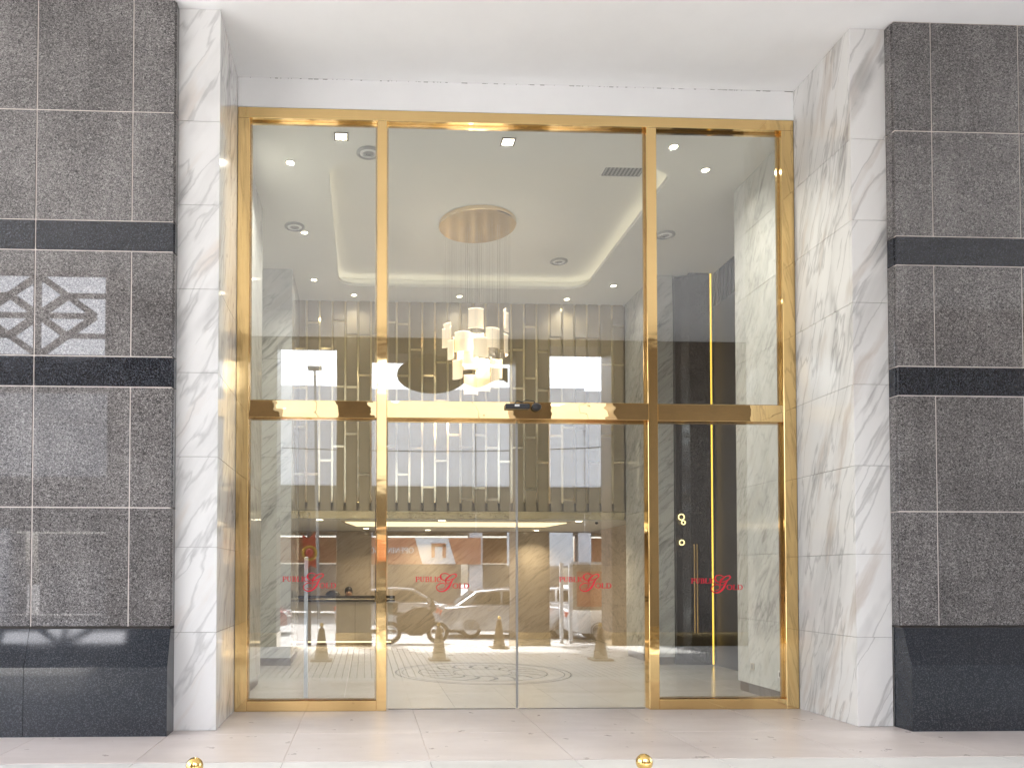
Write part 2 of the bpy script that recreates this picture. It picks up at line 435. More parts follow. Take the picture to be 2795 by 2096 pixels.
# ------------------------------------------------------------------ white marble piers at both sides of the recess
def marble_pier(label, x_jamb, x_out, zs, mat):
    lo, hi = min(x_jamb, x_out), max(x_jamb, x_out)
    w = thing('marble_pier', label, 'pier', ((lo+hi)/2, -.5, 0))
    cx0, cx1 = (lo, hi-.012) if x_jamb > x_out else (lo+.012, hi)
    box('pier_core', cx0, cx1, -1.048, .3, 0, 7.24, M['grout_grey'], w)
    for z0, z1 in zip(zs[:-1], zs[1:]):
        g = .0018
        MB().box(lo, hi, -1.06+random.uniform(-.0008, .0008), -1.02, z0+g, z1-g, .002).build('marble_slab', mat, w)
        j0, j1 = (x_jamb-.03, x_jamb) if x_jamb > x_out else (x_jamb, x_jamb+.03)
        d = random.uniform(-.0007, .0007)
        MB().box(j0+d, j1+d, -1.019, -.001, z0+g, z1-g, .002).build('jamb_slab', mat, w)
    return w
marble_pier('white veined marble pier on the left of the gold door frame', -1.48, -1.893, [0, .97, 1.81, 2.71, 3.55, 4.39, 5.24, 6.09, 7.238], M['marble_l'])
marble_pier('white veined marble pier on the right of the gold door frame', 5.02, 5.393, [0, .91, 1.76, 2.67, 3.51, 4.36, 5.22, 6.07, 7.238], M['marble_r'])

lint = tag(MB().box(-1.478, 5.018, -.004, .5, 6.897, 7.238).build_at('lintel', M['plaster'], (1.77, .2, 6.897)), 'white plaster lintel above the gold frame', 'lintel')

m = MB()
for i in range(95):
    x = random.uniform(-1.45, 5.0); w_ = random.choice((.006, .01, .02, .05))
    m.box(x, x+w_, -.006, -.001, 7.234-random.uniform(0, .004), 7.2385)
tag(m.build('joint_crack', M['grey_trim'], lint), kind='stuff')

# ------------------------------------------------------------------ gold entrance frame with fixed glass
fr = thing('entrance_frame', 'tall polished gold entrance frame with fixed glass panes', 'door frame', (1.77, .07, 0))
G = M['gold']; Y0, Y1 = 0.0, .15
PX = [(-1.478, -1.34), (.12, .232), (3.262, 3.378), (4.87, 5.018)]
for a, b in PX: box('frame_post', a, b, Y0, Y1, 0.0, 6.772, G, fr, .003)
box('head_rail', -1.478, 5.018, Y0-.002, Y1+.002, 6.773, 6.894, G, fr, .003)
bays = [(-1.34, .12), (.232, 3.262), (3.378, 4.87)]
for i, (a, b) in enumerate(bays):
    y0 = -.03 if i == 1 else .004
    box('transom_rail', a+.001, b-.001, y0, Y1-.003, 3.33, 3.525, M['gold_mirror'], fr, .004)
for a, b in (bays[0], bays[2]): box('sill_rail', a+.001, b-.001, .002, Y1-.004, 0.0, .115, G, fr, .003)
def pane(a, b, z0, z1, parent, y=.060, mat='glass'):
    t = .02
    gp = box('glass_pane', a+.004, b-.004, y, y+.010, z0+.004, z1-.004, M[mat], parent)
    for (p, q, r, s_) in ((a+.001, a+t, z0+.001, z1-.001), (b-t, b-.001, z0+.001, z1-.001), (a+t, b-t, z0+.001, z0+t), (a+t, b-t, z1-t, z1-.001)):
        box('glazing_bead', p, q, y+.012, y+.034, r, s_, M['gold_dark'], parent)
    return gp
panes = {}
panes['lu'] = pane(*bays[0], 3.526, 6.772, fr)
panes['cu'] = pane(*bays[1], 3.526, 6.772, fr)
panes['ru'] = pane(*bays[2], 3.526, 6.772, fr)
panes['ll'] = pane(*bays[0], .116, 3.329, fr)
panes['rl'] = pane(*bays[2], .116, 3.329, fr)

def sliding_door(label, a, b, edge):
    d = thing('sliding_door', label, 'glass door', ((a+b)/2, .1, .01), 'pair of sliding glass doors')
    gp = box('glass_pane', a, b, .088, .100, .012, 3.30, M['door_glass'], d)
    box('top_rail', a, b, .080, .108, 3.301, 3.329, M['gold_dark'], d)
    box('bottom_shoe', a+.01, b-.01, .084, .104, .001, .011, M['cable'], d)
    e0, e1 = (b, b+.010) if edge > 0 else (a-.010, a)
    box('edge_seal', e0, e1, .086, .102, .012, 3.30, M['grey_trim'], d)
    return d, gp
dl, panes['dl'] = sliding_door('left sliding glass door leaf with a red logo under the chandelier', .25, 1.733, 1)
dr, panes['dr'] = sliding_door('right sliding glass door leaf with a red logo', 1.757, 3.245, -1)

# ------------------------------------------------------------------ red logo lettering on the glass
def ribbon(mb, pts, w, y0, y1):
    """pts (x, z); w width at each point; a flat band of small thickness."""
    n = len(pts); L = []; R = []
    for i, p in enumerate(pts):
        a = Vector(pts[max(0, i-1)]); b = Vector(pts[min(n-1, i+1)]); t = (b-a)
        t = t.normalized() if t.length > 1e-9 else Vector((1, 0)); q = Vector((-t.y, t.x))*(w[i]/2)
        L.append(Vector(p)+q); R.append(Vector(p)-q)
    vs = []
    for k in range(n): vs += [(L[k].x, y0, L[k].y), (R[k].x, y0, R[k].y), (L[k].x, y1, L[k].y), (R[k].x, y1, R[k].y)]
    fs = []
    for k in range(n-1):
        a, b = 4*k, 4*k+4
        fs += [(a, a+1, b+1, b), (a+2, b+2, b+3, a+3), (a, b, b+2, a+2), (a+1, a+3, b+3, b+1)]
    fs += [(0, 2, 3, 1), (4*n-4, 4*n-3, 4*n-1, 4*n-2)]
    mb.add(vs, fs)
def smooth_curve(ps, sub=6):
    out = []; n = len(ps)
    for i in range(n-1):
        p0, p1, p2, p3 = ps[max(0, i-1)], ps[i], ps[i+1], ps[min(n-1, i+2)]
        for k in range(sub):
            t = k/sub; out.append(tuple(.5*((2*p1[j])+(-p0[j]+p2[j])*t+(2*p0[j]-5*p1[j]+4*p2[j]-p3[j])*t*t+(-p0[j]+3*p1[j]-3*p2[j]+p3[j])*t**3) for j in range(len(p1))))
    out.append(tuple(ps[-1])); return out
K_, T_ = .185, .085
def arc(cx, cz, rx, rz, a0, a1, thick, thin, n=14):
    o = []
    for i in range(n+1):
        a = math.radians(a0+(a1-a0)*i/n); o.append((cx+rx*math.cos(a), cz+rz*math.sin(a), thin+(thick-thin)*abs(math.cos(a))))
    return o
SER = .075
def stem(x, z0=0, z1=1, w=K_, sw=.36): return [[(x, z0, w), (x, z1, w)], [(x-sw/2, z0+SER/2, SER), (x+sw/2, z0+SER/2, SER)], [(x-sw/2, z1-SER/2, SER), (x+sw/2, z1-SER/2, SER)]]
LET = {
 'P': (.72, stem(.2)+[[(.2, .96, T_), (.40, .96, T_)]+arc(.40, .72, .24, .24, 90, -90, K_, T_)+[(.2, .48, T_)]]),
 'U': (.86, [[(.2, 1, K_), (.2, .35, K_), (.26, .14, .14), (.42, .04, T_), (.58, .12, .1), (.66, .35, .1), (.66, 1, .1)], [(.03, .96, SER), (.37, .96, SER)], [(.52, .96, SER), (.80, .96, SER)]]),
 'B': (.78, stem(.2)+[[(.2, .96, T_), (.40, .96, T_)]+arc(.40, .75, .20, .21, 90, -90, K_, T_)+[(.2, .54, T_)], [(.2, .53, T_), (.42, .53, T_)]+arc(.42, .29, .24, .25, 90, -90, K_, T_)+[(.2, .04, T_)]]),
 'L': (.70, stem(.2)+[[(.2, .04, T_), (.64, .04, T_)], [(.63, 0, .06), (.65, .28, .06)]]),
 'I': (.42, stem(.21)),
 'C': (.84, [arc(.44, .5, .36, .46, 45, 318, K_, T_, 18), [(.70, .72, .07), (.70, .98, .07)]]),
 'O': (.92, [arc(.46, .5, .37, .46, 0, 360, K_, T_, 22)]),
 'D': (.86, stem(.2)+[[(.2, .96, T_), (.40, .96, T_)]+arc(.40, .5, .37, .46, 90, -90, K_, T_)+[(.2, .04, T_)]]),
 'E': (.70, stem(.2)+[[(.2, .96, T_), (.62, .96, T_)], [(.2, .5, T_), (.52, .5, T_)], [(.2, .04, T_), (.62, .04, T_)]]),
 'N': (.86, [[(.14, 0, T_), (.14, 1, T_)], [(.14, 1, K_), (.70, 0, K_)], [(.70, 0, T_), (.70, 1, T_)]]),
 'G': (.88, [arc(.44, .5, .36, .46, 50, 350, K_, T_, 18), [(.74, .1, K_), (.74, .45, K_)], [(.55, .45, .08), (.85, .45, .08)]]),
 'S': (.66, [[(.58, .80, .1), (.46, .95, T_), (.26, .95, .1), (.13, .78, .15), (.22, .58, .17), (.42, .46, .17), (.55, .26, .16), (.42, .05, .1), (.22, .04, T_), (.08, .20, .08)]]),
}
def word(mb, text, x0, z0, x1, h, y0, y1, bold=1.0):
    tot = sum(LET[c][0] if c != ' ' else .5 for c in text); sx = (x1-x0)/tot; x = x0
    for c in text:
        if c == ' ': x += .5*sx; continue
        w, strokes = LET[c]
        for st in strokes: ribbon(mb, [(x+p[0]*sx, z0+p[1]*h) for p in st], [p[2]*h*bold for p in st], y0, y1)
        x += w*sx
GS1 = [(1005, 648, 12), (1090, 662, 20), (1165, 620, 16), (1190, 550, 20), (1150, 498, 22), (1080, 485, 26), (990, 520, 26), (925, 590, 24), (935, 670, 26), (1000, 722, 32), (1090, 735, 38), (1190, 695, 50), (1290, 600, 58), (1350, 490, 46), (1400, 400, 30), (1440, 345, 14)]
GS2 = [(1345, 275, 14), (1270, 225, 22), (1180, 195, 24), (1090, 212, 24), (1040, 275, 44), (1058, 350, 46), (1120, 398, 26), (1220, 412, 26), (1350, 380, 26), (1470, 325, 26), (1512, 260, 34), (1485, 218, 34), (1400, 222, 22), (1310, 275, 36), (1225, 350, 52), (1192, 430, 40), (1222, 500, 26), (1290, 488, 16), (1370, 410, 14)]
def logo(x0, z_top, width, y, parent):
    """The lettering traced on a 1620-unit wide field."""
    k = width/1620.0; mb = MB(); y0, y1 = y-.0030, y-.0006
    X = lambda u: x0+(u-280)*k
    Z = lambda v: z_top-(v-180)*k
    word(mb, 'PUBLIC', X(283), Z(452), X(1075), 157*k, y0, y1, 1.0)
    word(mb, 'OLD', X(1392), Z(645), X(1900), 157*k, y0, y1, 1.0)
    for gs in (GS1, GS2):
        c = smooth_curve(gs); ribbon(mb, [(X(p[0]), Z(p[1])) for p in c], [max(10, p[2])*k*1.05 for p in c], y0-.0004, y1)
    return mb.build('logo', M['red'], parent)
logo(-.955, 1.565, .615, .060, panes['ll'])
logo(.565, 1.565, .625, .088, panes['dl'])
logo(2.235, 1.565, .615, .088, panes['dr'])
logo(3.775, 1.55, .615, .060, panes['rl'])

# ------------------------------------------------------------------ door sensor on the transom
se = thing('door_sensor', 'black automatic door sensor on the gold transom', 'sensor', (1.78, -.05, 3.45))
box('sensor_bar', 1.585, 1.865, -.085, -.031, 3.435, 3.495, M['black_plastic'], se, .008)
box('sensor_lens', 1.69, 1.745, -.0875, -.0855, 3.462, 3.484, M['white_trim'], se)
MB().sphere((1.945, -.065, 3.462), .058, 16, (1, .6, .8)).build('sensor_dome', M['black_plastic'], se, True)
MB().tube([(1.70, -.036, 3.50), (1.72, -.045, 3.535), (1.78, -.04, 3.52), (1.83, -.036, 3.545), (1.92, -.036, 3.535), (1.945, -.05, 3.49)], .005, 6).build('sensor_wire', M['black_plastic'], se)

# ------------------------------------------------------------------ lobby shell
CZ = 6.80
lf = struct('lobby_floor', MB().box(-4.2, 7.6, .15, 10.6, -.6, -.006), M['grout'])
for i in range(9):
    for k in range(9):
        a, b = -4.2+1.31*i, -4.2+1.31*(i+1); c, d = .15+1.16*k, .15+1.16*(k+1)
        box('floor_tile', a+.0015, b-.0015, c+.0015, d-.0015, -.05, 0, M['floor_in'], lf, .001)
def ring_mb(cx, cy, r0, r1, z, n=72, ry=1.0):
    m = MB(); vs = []; fs = []
    for i in range(n):
        t = 2*PI*i/n
        for r in (r0, r1):
            for zz in (z-.01, z): vs.append((cx+r*math.cos(t), cy+r*math.sin(t)*ry, zz))
    for i in range(n):
        a, b = 4*i, 4*((i+1) % n)
        fs += [(a+1, a+3, b+3, b+1), (a+2, b+2, b+3, a+3), (a, a+1, b+1, b), (a, b, b+2, a+2)]
    return m.add(vs, fs)
med = thing('floor_medallion', 'dark circular line medallion inlaid in the lobby floor', 'floor inlay', (1.85, 3.45, 0))
for r0, r1 in ((1.36, 1.39), (1.27, 1.285), (1.00, 1.02), (.45, .47)): ring_mb(1.85, 3.45, r0, r1, .002).build('inlay_ring', M['inlay'], med)
m = MB()
for k in range(16):
    t = 2*PI*k/16
    pts = smooth_curve([(1.85+r*math.cos(t+da), 3.45+r*math.sin(t+da), w) for r, da, w in ((.48, 0, .02), (.62, .16, .05), (.80, .10, .06), (.98, -.05, .015))], 5)
    n = len(pts)
    vs = []; 
    for i, p in enumerate(pts):
        a = Vector(pts[max(0, i-1)][:2]); b = Vector(pts[min(n-1, i+1)][:2]); q = (b-a).normalized(); q = Vector((-q.y, q.x))*p[2]/2
        vs += [(p[0]+q.x, p[1]+q.y, .002), (p[0]-q.x, p[1]-q.y, .002)]
    m.add(vs, [(2*i, 2*i+1, 2*i+3, 2*i+2) for i in range(n-1)])
m.build('inlay_petal', M['inlay'], med)

def rounded_rect(x0, x1, y0, y1, r, n=8):
    out = []
    for cx, cy, a0 in ((x1-r, y1-r, 0), (x0+r, y1-r, 90), (x0+r, y0+r, 180), (x1-r, y0+r, 270)):
        for i in range(n+1):
            a = math.radians(a0+90*i/n); out.append((cx+r*math.cos(a), cy+r*math.sin(a)))
    return out
def ceiling_with_tray():
    inner = rounded_rect(-.50, 4.00, .95, 5.20, .35)
    wide = rounded_rect(-.72, 4.22, .73, 5.42, .45)
    outer = [(8.5, 10.8), (-6.0, 10.8), (-6.0, .151), (8.5, .151)]
    me = bpy.data.meshes.new('lobby_ceiling'); bm = bmesh.new()
    vi = [bm.verts.new((x, y, CZ)) for x, y in inner]; vo = [bm.verts.new((x, y, CZ)) for x, y in outer]
    ei = [bm.edges.new((vi[i], vi[(i+1) % len(vi)])) for i in range(len(vi))]
    eo = [bm.edges.new((vo[i], vo[(i+1) % 4])) for i in range(4)]
    bmesh.ops.triangle_fill(bm, use_beauty=True, use_dissolve=False, edges=ei+eo)
    n = len(inner)
    lip = [bm.verts.new((x, y, CZ+.06)) for x, y in inner]
    led = [bm.verts.new((x, y, CZ+.06)) for x, y in wide]
    top = [bm.verts.new((x, y, CZ+.22)) for x, y in wide]
    for ra, rb in ((vi, lip), (lip, led), (led, top)):
        for i in range(n): bm.faces.new((ra[i], ra[(i+1) % n], rb[(i+1) % n], rb[i]))
    bm.faces.new(top)
    # upper shell so that no daylight leaks in
    vu = [bm.verts.new((x, y, 7.30)) for x, y in outer]
    for i in range(4): bm.faces.new((vo[i], vo[(i+1) % 4], vu[(i+1) % 4], vu[i]))
    bm.faces.new(vu)
    bm.to_mesh(me); bm.free()
    o = link('lobby_ceiling', me, M['plaster_in']); tag(o, kind='structure')
    # light strip hidden on the ledge
    m = MB()
    for i in range(n):
        (x0, y0), (x1, y1) = inner[i], inner[(i+1) % n]
        cx, cy = 1.75, 3.07
        def out(x, y, d):
            v = Vector((x-cx, y-cy)); return (x+d*(1 if x > 3.6 else -1 if x < -.1 else v.x*.02), y+d*(1 if y > 4.8 else -1 if y < 1.35 else v.y*.02))
        a0, a1 = out(x0, y0, .07), out(x1, y1, .07); b0, b1 = out(x0, y0, .12), out(x1, y1, .12)
        m.add([(*a0, CZ+.07), (*a1, CZ+.07), (*b1, CZ+.07), (*b0, CZ+.07)], [(0, 1, 2, 3)])
    m.build('cove_strip', M['cove'], o)
    return o
ceiling_with_tray()

def marble_wall(name, label, root, faces, mat, skirt=True):
    """faces: list of (axis, fixed, a, b, z0, z1, joints_along, zs, outward sign)."""
    w = thing(name, label, 'wall', root)
    for (ax, fix, a, b, cuts, zs, sg, thick) in faces:
        g = .0012
        xs = [a]+cuts+[b]
        for p, q in zip(xs[:-1], xs[1:]):
            for z0, z1 in zip(zs[:-1], zs[1:]):
                lo, hi = (fix-thick, fix) if sg > 0 else (fix, fix+thick)
                if ax == 'X': MB().box(lo, hi, p+g, q-g, z0+g, z1-g, .0015).build('marble_slab', mat, w)
                else: MB().box(p+g, q-g, lo, hi, z0+g, z1-g, .0015).build('marble_slab', mat, w)
        if skirt:
            lo, hi = (fix-thick, fix-.03) if sg > 0 else (fix+.03, fix+thick)
            if ax == 'X': box('skirting', lo, hi, a, b, 0, .13, M['skirt'], w)
            else: box('skirting', a, b, lo, hi, 0, .13, M['skirt'], w)
    return w
ZL = [.13, .97, 1.81, 2.71, 3.55, 4.39, 5.24, 6.09, CZ-.002]
marble_wall('lobby_wall', 'grey marble side wall just inside the left pane', (-1.6, 1.2, 0),
            [('X', -1.50, .16, 2.30, [], ZL, 1, .06)], M['marble_in'])
marble_wall('lobby_pilaster', 'grey diagonal veined marble pilaster seen through the left pane', (-2.2, 4.7, 0),
            [('Y', 4.45, -3.3, -1.28, [], ZL, -1, .06), ('X', -1.28, 4.512, 5.95, [], ZL, 1, .06)], M['marble_in2'])
marble_wall('lobby_wall', 'pale veined marble side wall just inside the right pane', (5.1, .9, 0),
            [('X', 5.03, .16, 1.50, [], ZL, -1, .06)], M['marble_in'])
marble_wall('lobby_pilaster', 'slim grey marble pilaster beside the black lobby door', (5.2, 4.7, 0),
            [('Y', 4.45, 5.02, 5.36, [], ZL, -1, .06), ('X', 5.02, 4.512, 5.95, [.7+4.512], ZL, -1, .06)], M['marble_in2'])
# plain walls that close the lobby
sh = thing('lobby_shell', 'plain plastered outer walls around the lobby', 'wall', (1.7, 10.7, 0))
for (a, b, c, d) in ((-3.5, -3.3, .3, 10.7), (7.3, 7.5, .3, 10.7), (-3.5, 7.5, 10.5, 10.7), (-6, -1.9, .15, .3), (5.45, 9, .15, .3), (-3.3, -1.57, 2.32, 2.38), (5.10, 6.1, 1.50, 1.56)):
    box('wall_panel', a, b, c, d, 0, CZ, M['plaster_in'], sh)

# sockets on the right lobby wall
for (y, z, lab) in ((1.10, .36, 'small beige wall socket low on the right lobby wall, farther from the glass'), (.42, .34, 'white wall socket low on the right lobby wall, nearest the glass')):
    s_ = thing('wall_socket', lab, 'socket', (5.03, y, z), 'sockets on the right lobby wall')
    box('socket_plate', 5.020, 5.029, y-.045, y+.045, z-.045, z+.045, M['white_trim'] if y < 1 else M['counter'], s_, .002)
    box('socket_insert', 5.017, 5.0195, y-.022, y+.022, z-.028, z+.028, M['black_plastic'] if y < 1 else M['grey_trim'], s_)

# ------------------------------------------------------------------ feature wall with taupe panels and gold strips
FY = 5.95; FZ0 = 2.77
fw_ = thing('feature_wall', 'tall panelled lobby wall of taupe boards with gold strips', 'wall', (1.85, FY, FZ0))
box('backing', -1.60, 5.35, FY+.09, FY+.14, FZ0, CZ-.002, M['panel'], fw_)
pitch = .2465; k0 = .58
rows = [3.0, 3.23, 3.47, 3.73, 4.0, 4.24, 4.62, 5.0, 5.38, 5.73, 6.0, 6.28]
known = {-1: [4.0], 0: [3.47], 1: [3.98], 2: [3.23], 3: [3.74], 4: [4.24], 5: [3.0, 4.0], 6: [3.22, 4.24], 7: [3.0, 4.0], 8: [3.73], 9: [4.0], 10: [3.2, 4.2], 11: [3.72], 12: [4.24], 13: [3.0]}
for k in range(-8, 19):
    xa, xb = k0+pitch*(k-0)+.024, k0+pitch*(k+1)-.024
    if xb < -1.27 or xa > 5.02: continue
    low = known.get(k, [random.choice(rows[:6])])
    bars = list(low)
    z = max(low)+random.choice((.9, 1.15, 1.4))
    while z < 6.5: bars.append(z); z += random.choice((.75, 1.0, 1.25))
    bars = sorted(bars); zz = FZ0
    for bz in bars+[CZ-.003]:
        top = bz-.024 if bz < CZ-.01 else bz
        MB().box(xa, xb, FY+random.uniform(-.001, .001), FY+.085, zz, top, .004).build('wall_board', M['panel'], fw_)
        zz = bz+.024
    for bz in bars: box('gold_bar', xa, xb, FY+.012, FY+.08, bz-.022, bz+.022, M['gold_soft'], fw_, .002)
    xs_ = k0+pitch*(k+1)
    if xs_ < 5.0: box('gold_strip', xs_-.021, xs_+.021, FY+.02, FY+.08, FZ0+.16, CZ-.004, M['gold_soft'], fw_, .002)
va = thing('valance', 'wavy mirror gold valance under the panelled wall', 'valance', (1.85, FY, 2.62))
MB().prism([(FY-.01, 2.765), (FY+.06, 2.625), (FY+.12, 2.625), (FY+.12, 2.765)], 'X', -1.27, 5.01).build('valance_face', M['mirror_gold'], va)

# reception behind: ceiling, marble back wall, side walls
rc = struct('reception_ceiling', MB().box(-3.3, 7.3, FY+.14, 10.5, 2.62, 2.76), M['plaster_in'])
tr = thing('light_tray', 'long warm glowing light panel in the reception ceiling', 'ceiling light', (1.85, 7.4, 2.6))
MB().prism([(-.42, 6.65), (4.05, 6.65), (3.9, 7.9), (-.2, 7.9)], 'Z', 2.592, 2.612).build('light_panel', M['tray'], tr)
MB().prism([(-.50, 6.58), (4.13, 6.58), (3.97, 7.98), (-.27, 7.98)], 'Z', 2.606, 2.619).build('panel_frame', M['gold_soft'], tr)
marble_wall('reception_wall', 'warm brown veined marble wall behind the reception counter', (1.85, 10.1, 0),
            [('Y', 10.0, -3.3, 7.3, [-1.6, .1, 1.8, 3.5, 5.2], [.0, .9, 1.78, 2.618], -1, .06)], M['marble_br'], False)
marble_wall('reception_side_wall', 'brown marble side wall at the right end of the reception', (5.6, 8, 0),
            [('X', 5.5, FY+.15, 9.99, [7.4, 8.7], [.0, .9, 1.78, 2.618], -1, .06)], M['marble_br'], False)

# reception counter
ct = thing('reception_counter', 'beige reception counter with a thick dark glossy top', 'counter', (-.5, 8.6, 0))
box('counter_front', -1.9, .60, 8.40, 8.46, .10, .96, M['counter'], ct, .004)
for xq in (-1.07, -.24): box('panel_joint', xq-.003, xq+.003, 8.3965, 8.401, .10, .96, M['skirt'], ct)
box('counter_side', .54, .60, 8.462, 9.1, .10, .96, M['counter'], ct, .004)
box('counter_top', -1.95, .64, 8.34, 9.14, .962, 1.09, M['dark_top'], ct, .008)
box('top_trim', -1.95, .64, 8.332, 8.339, 1.0, 1.03, M['gold_soft'], ct)
box('plinth', -1.85, .56, 8.46, 9.0, 0, .099, M['skirt'], ct)
box('plinth_light', -1.85, .56, 8.41, 8.43, .05, .085, M['tray'], ct)

# ------------------------------------------------------------------ black lobby door with light strip, on the right
bd = thing('black_door', 'tall black lobby door panel with a yellow light strip and gold handles', 'door', (5.8, 4.3, 0))
box('door_leaf', 5.585, 5.955, 4.30, 4.36, .01, 6.79, M['dark_panel'], bd, .004)
box('door_return', 5.365, 5.583, 4.37, 4.55, .01, 6.74, M['dark_panel'], bd)
MB().prism([(5.362, 4.44), (5.583, 4.302), (5.583, 4.368), (5.362, 4.47)], 'Z', .01, 6.75).build('door_return', M['dark_panel'], bd)
box('light_strip', 5.958, 5.980, 4.295, 4.315, .02, 6.78, M['led'], bd)
for xx in (5.625, 5.672):
    h = MB().cyl((xx, 4.24,   .56), (xx, 4.24, 2.08), .015, None, 12)
    for zz in (.75, 1.9): h.cyl((xx, 4.24, zz), (xx, 4.30, zz), .007, None, 8)
    h.build('handle', M['brass'], bd, True)
sw = thing('slatted_wall', 'dark side wall with fine vertical slats beside the black door', 'wall', (6.05, 3, 0))
box('wall_panel', 6.03, 6.10, 1.58, 4.36, 0, 6.2, M['dark_slat'], sw)
box('slat_backing', 6.06, 6.10, 1.58, 4.36, 6.201, 6.79, M['dark_slat'], sw)
for i in range(28):
    y = 1.62+i*.097; box('slat', 6.02, 6.06, y, y+.05, 6.205, 6.785, M['dark_slat'], sw)
for (x, z, r, lab) in ((5.43, 2.55, .050, 'larger upper glowing ring light by the black door'), (5.465, 2.455, .032, 'small glowing ring just below the larger ring light'), (5.435, 2.11, .042, 'lower glowing ring light by the black door')):
    rl = thing('ring_light', lab, 'wall light', (x, 4.34, z), 'ring lights beside the black door')
    MB().torus((x, 4.31, z), r, .008, 'Y').build('ring', M['ring'], rl, True)
    MB().cyl((x, 4.31, z-r), (x, 4.40, z-r), .006, None, 8).build('bracket', M['brass'], rl)

# upright just inside the left pane
po = thing('floor_post', 'slim white upright post standing inside the left pane', 'post', (-.70, .33, 0))
box('post', -.725, -.68, .31, .345, .012, 1.75, M['white_metal'], po, .003)
box('post_base', -.76, -.645, .27, .385, 0, .012, M['white_metal'], po, .003)

# ------------------------------------------------------------------ chandelier
cx, cy, cz = 1.72, 3.06, 7.015
ch = thing('chandelier', 'gold disc chandelier hung with a cluster of curved glowing shades', 'chandelier', (cx, cy, cz))
MB().lathe([(.60, 0), (.60, -.05), (.585, -.062), (1e-4, -.062)], (cx, cy, cz-.0), 64).build('canopy', gold('gold_canopy', (.97, .76, .46), .15, .12), ch, True)
SH = [(1085, 350, .17, 0), (1440, 370, .20, 70), (790, 450, .20, -70), (765, 510, .22, -60), (930, 615, .18, -15), (1128, 545, .18, 8), (1270, 585, .20, 20), (965, 740, .18, -25), (1030, 820, .22, 5), (1350, 860, .20, 30), (1190, 880, .15, 12), (885, 900, .20, -55), (1200, 1010, .20, 0), (1285, 1030, .16, 50), (1060, 1050, .14, 10), (795, 690, .20, -75), (1440, 600, .22, 75), (1130, 700, .18, 180)]
cab = MB()
for i, (zx, zy, hh, rot) in enumerate(SH):
    x = cx+(zx-1110)*.00136; z = 5.64-(zy-240)*.00136; dy = random.uniform(-.30, .30)
    y = cy+dy; w, h = .235, .30
    a0 = math.radians(rot); vs = []; fs = []; n = 9
    sgn = 1 if i % 2 else -1
    for j in range(n):
        t = (j/(n-1)-.5); px = t*w; py = sgn*(.055-.22*t*t)
        q = Vector((px*math.cos(a0)-py*math.sin(a0), px*math.sin(a0)+py*math.cos(a0)))
        for th in (0, .008):
            for zz in (z-h/2, z+h/2): vs.append((x+q.x, y+q.y+th, zz))
    for j in range(n-1):
        a, b = 4*j, 4*j+4
        fs += [(a, b, b+1, a+1), (a+2, a+3, b+3, b+2), (a+1, b+1, b+3, a+3), (a, a+2, b+2, b)]
    fs += [(0, 1, 3, 2), (4*n-4, 4*n-2, 4*n-1, 4*n-3)]
    sh_ = MB().add(vs, fs).build('shade', M['shade'], ch, True)
    ev = []
    for j in range(n):
        v = vs[4*j+1]; ev.append((v[0], v[1]+.004, v[2]+.004))
    MB().tube(ev, .006, 6).build('lamp_edge', M['shade_top'], sh_)
    for s_ in (-1, 1):
        ax = x+s_*.085*math.cos(a0); ay = y+s_*.09*math.sin(a0)
        cab.cyl((ax, ay, z+h/2), (ax, ay, cz-.062), .0014, None, 5, False)
        if random.random() < .7: cab.cyl((ax+.03, ay+.02, z-h/2), (ax+.03, ay+.02, cz-.062), .0014, None, 5, False)
tag(cab.build('cable', M['cable'], ch), kind='stuff')
pl = bpy.data.lights.new('chandelier_lamp', 'POINT'); pl.energy = 40*LIGHT; pl.color = (1, .88, .72); pl.shadow_soft_size = .3
plo = bpy.data.objects.new('chandelier_lamp', pl); COL.objects.link(plo); plo.parent = ch; plo.location = (0, 0, -2.0)

# ------------------------------------------------------------------ ceiling lamps, grille, air diffusers
def downlight(x, y, z, label, power, square=False, r=.046, group='recessed lobby downlights', cat='downlight'):
    d = thing('downlight', label, cat, (x, y, z), group)
    if square:
        m = MB(); s_ = .085
        for (a, b, c, e) in ((-s_, s_, -s_, -s_+.02), (-s_, s_, s_-.02, s_), (-s_, -s_+.02, -s_+.02, s_-.02), (s_-.02, s_, -s_+.02, s_-.02)): m.box(x+a, x+b, y+c, y+e, z-.012, z-.001)
        m.build('trim', M['skirt'], d)
        box('lens', x-s_+.021, x+s_-.021, y-s_+.021, y+s_-.021, z-.008, z-.002, M['lens'], d)
    else:
        MB().lathe([(r+.001, -.001), (r+.018, -.001), (r+.016, -.010), (r+.001, -.010), (r+.001, -.001)], (x, y, z), 24).build('trim', M['white_trim'], d, True)
        MB().lathe([(r, -.002), (r*.9, -.006), (1e-4, -.008)], (x, y, z), 20).build('lens', M['lens'], d, True)
    la = bpy.data.lights.new('lamp', 'AREA'); la.shape = 'DISK'; la.size = .10; la.energy = power*LIGHT; la.color = (1, .95, .86); la.spread = math.radians(130)
    
    if group == 'reception downlights': la.color = (1, .82, .58)
    lo = bpy.data.objects.new('lamp', la); COL.objects.link(lo); lo.parent = d; lo.location = (0, 0, -.02)
    return d
LB = [(-.98, .99, 'round downlight above the left pane, nearest the glass'), (-.96, 3.01, 'round downlight left of the ceiling tray, beside a round air diffuser'),
      (-.94, 4.91, 'round downlight at the far left corner of the lobby ceiling'), (-.24, 5.63, 'leftmost downlight in front of the panelled wall'),
      (3.76, .43, 'round downlight at the top left of the right pane'), (4.39, .95, 'round downlight above the right pane near the marble wall'),
      (1.75, 5.61, 'middle downlight in front of the panelled wall'), (3.81, 5.67, 'rightmost downlight in front of the panelled wall'), (4.48, 4.96, 'round downlight at the far right corner of the lobby ceiling')]
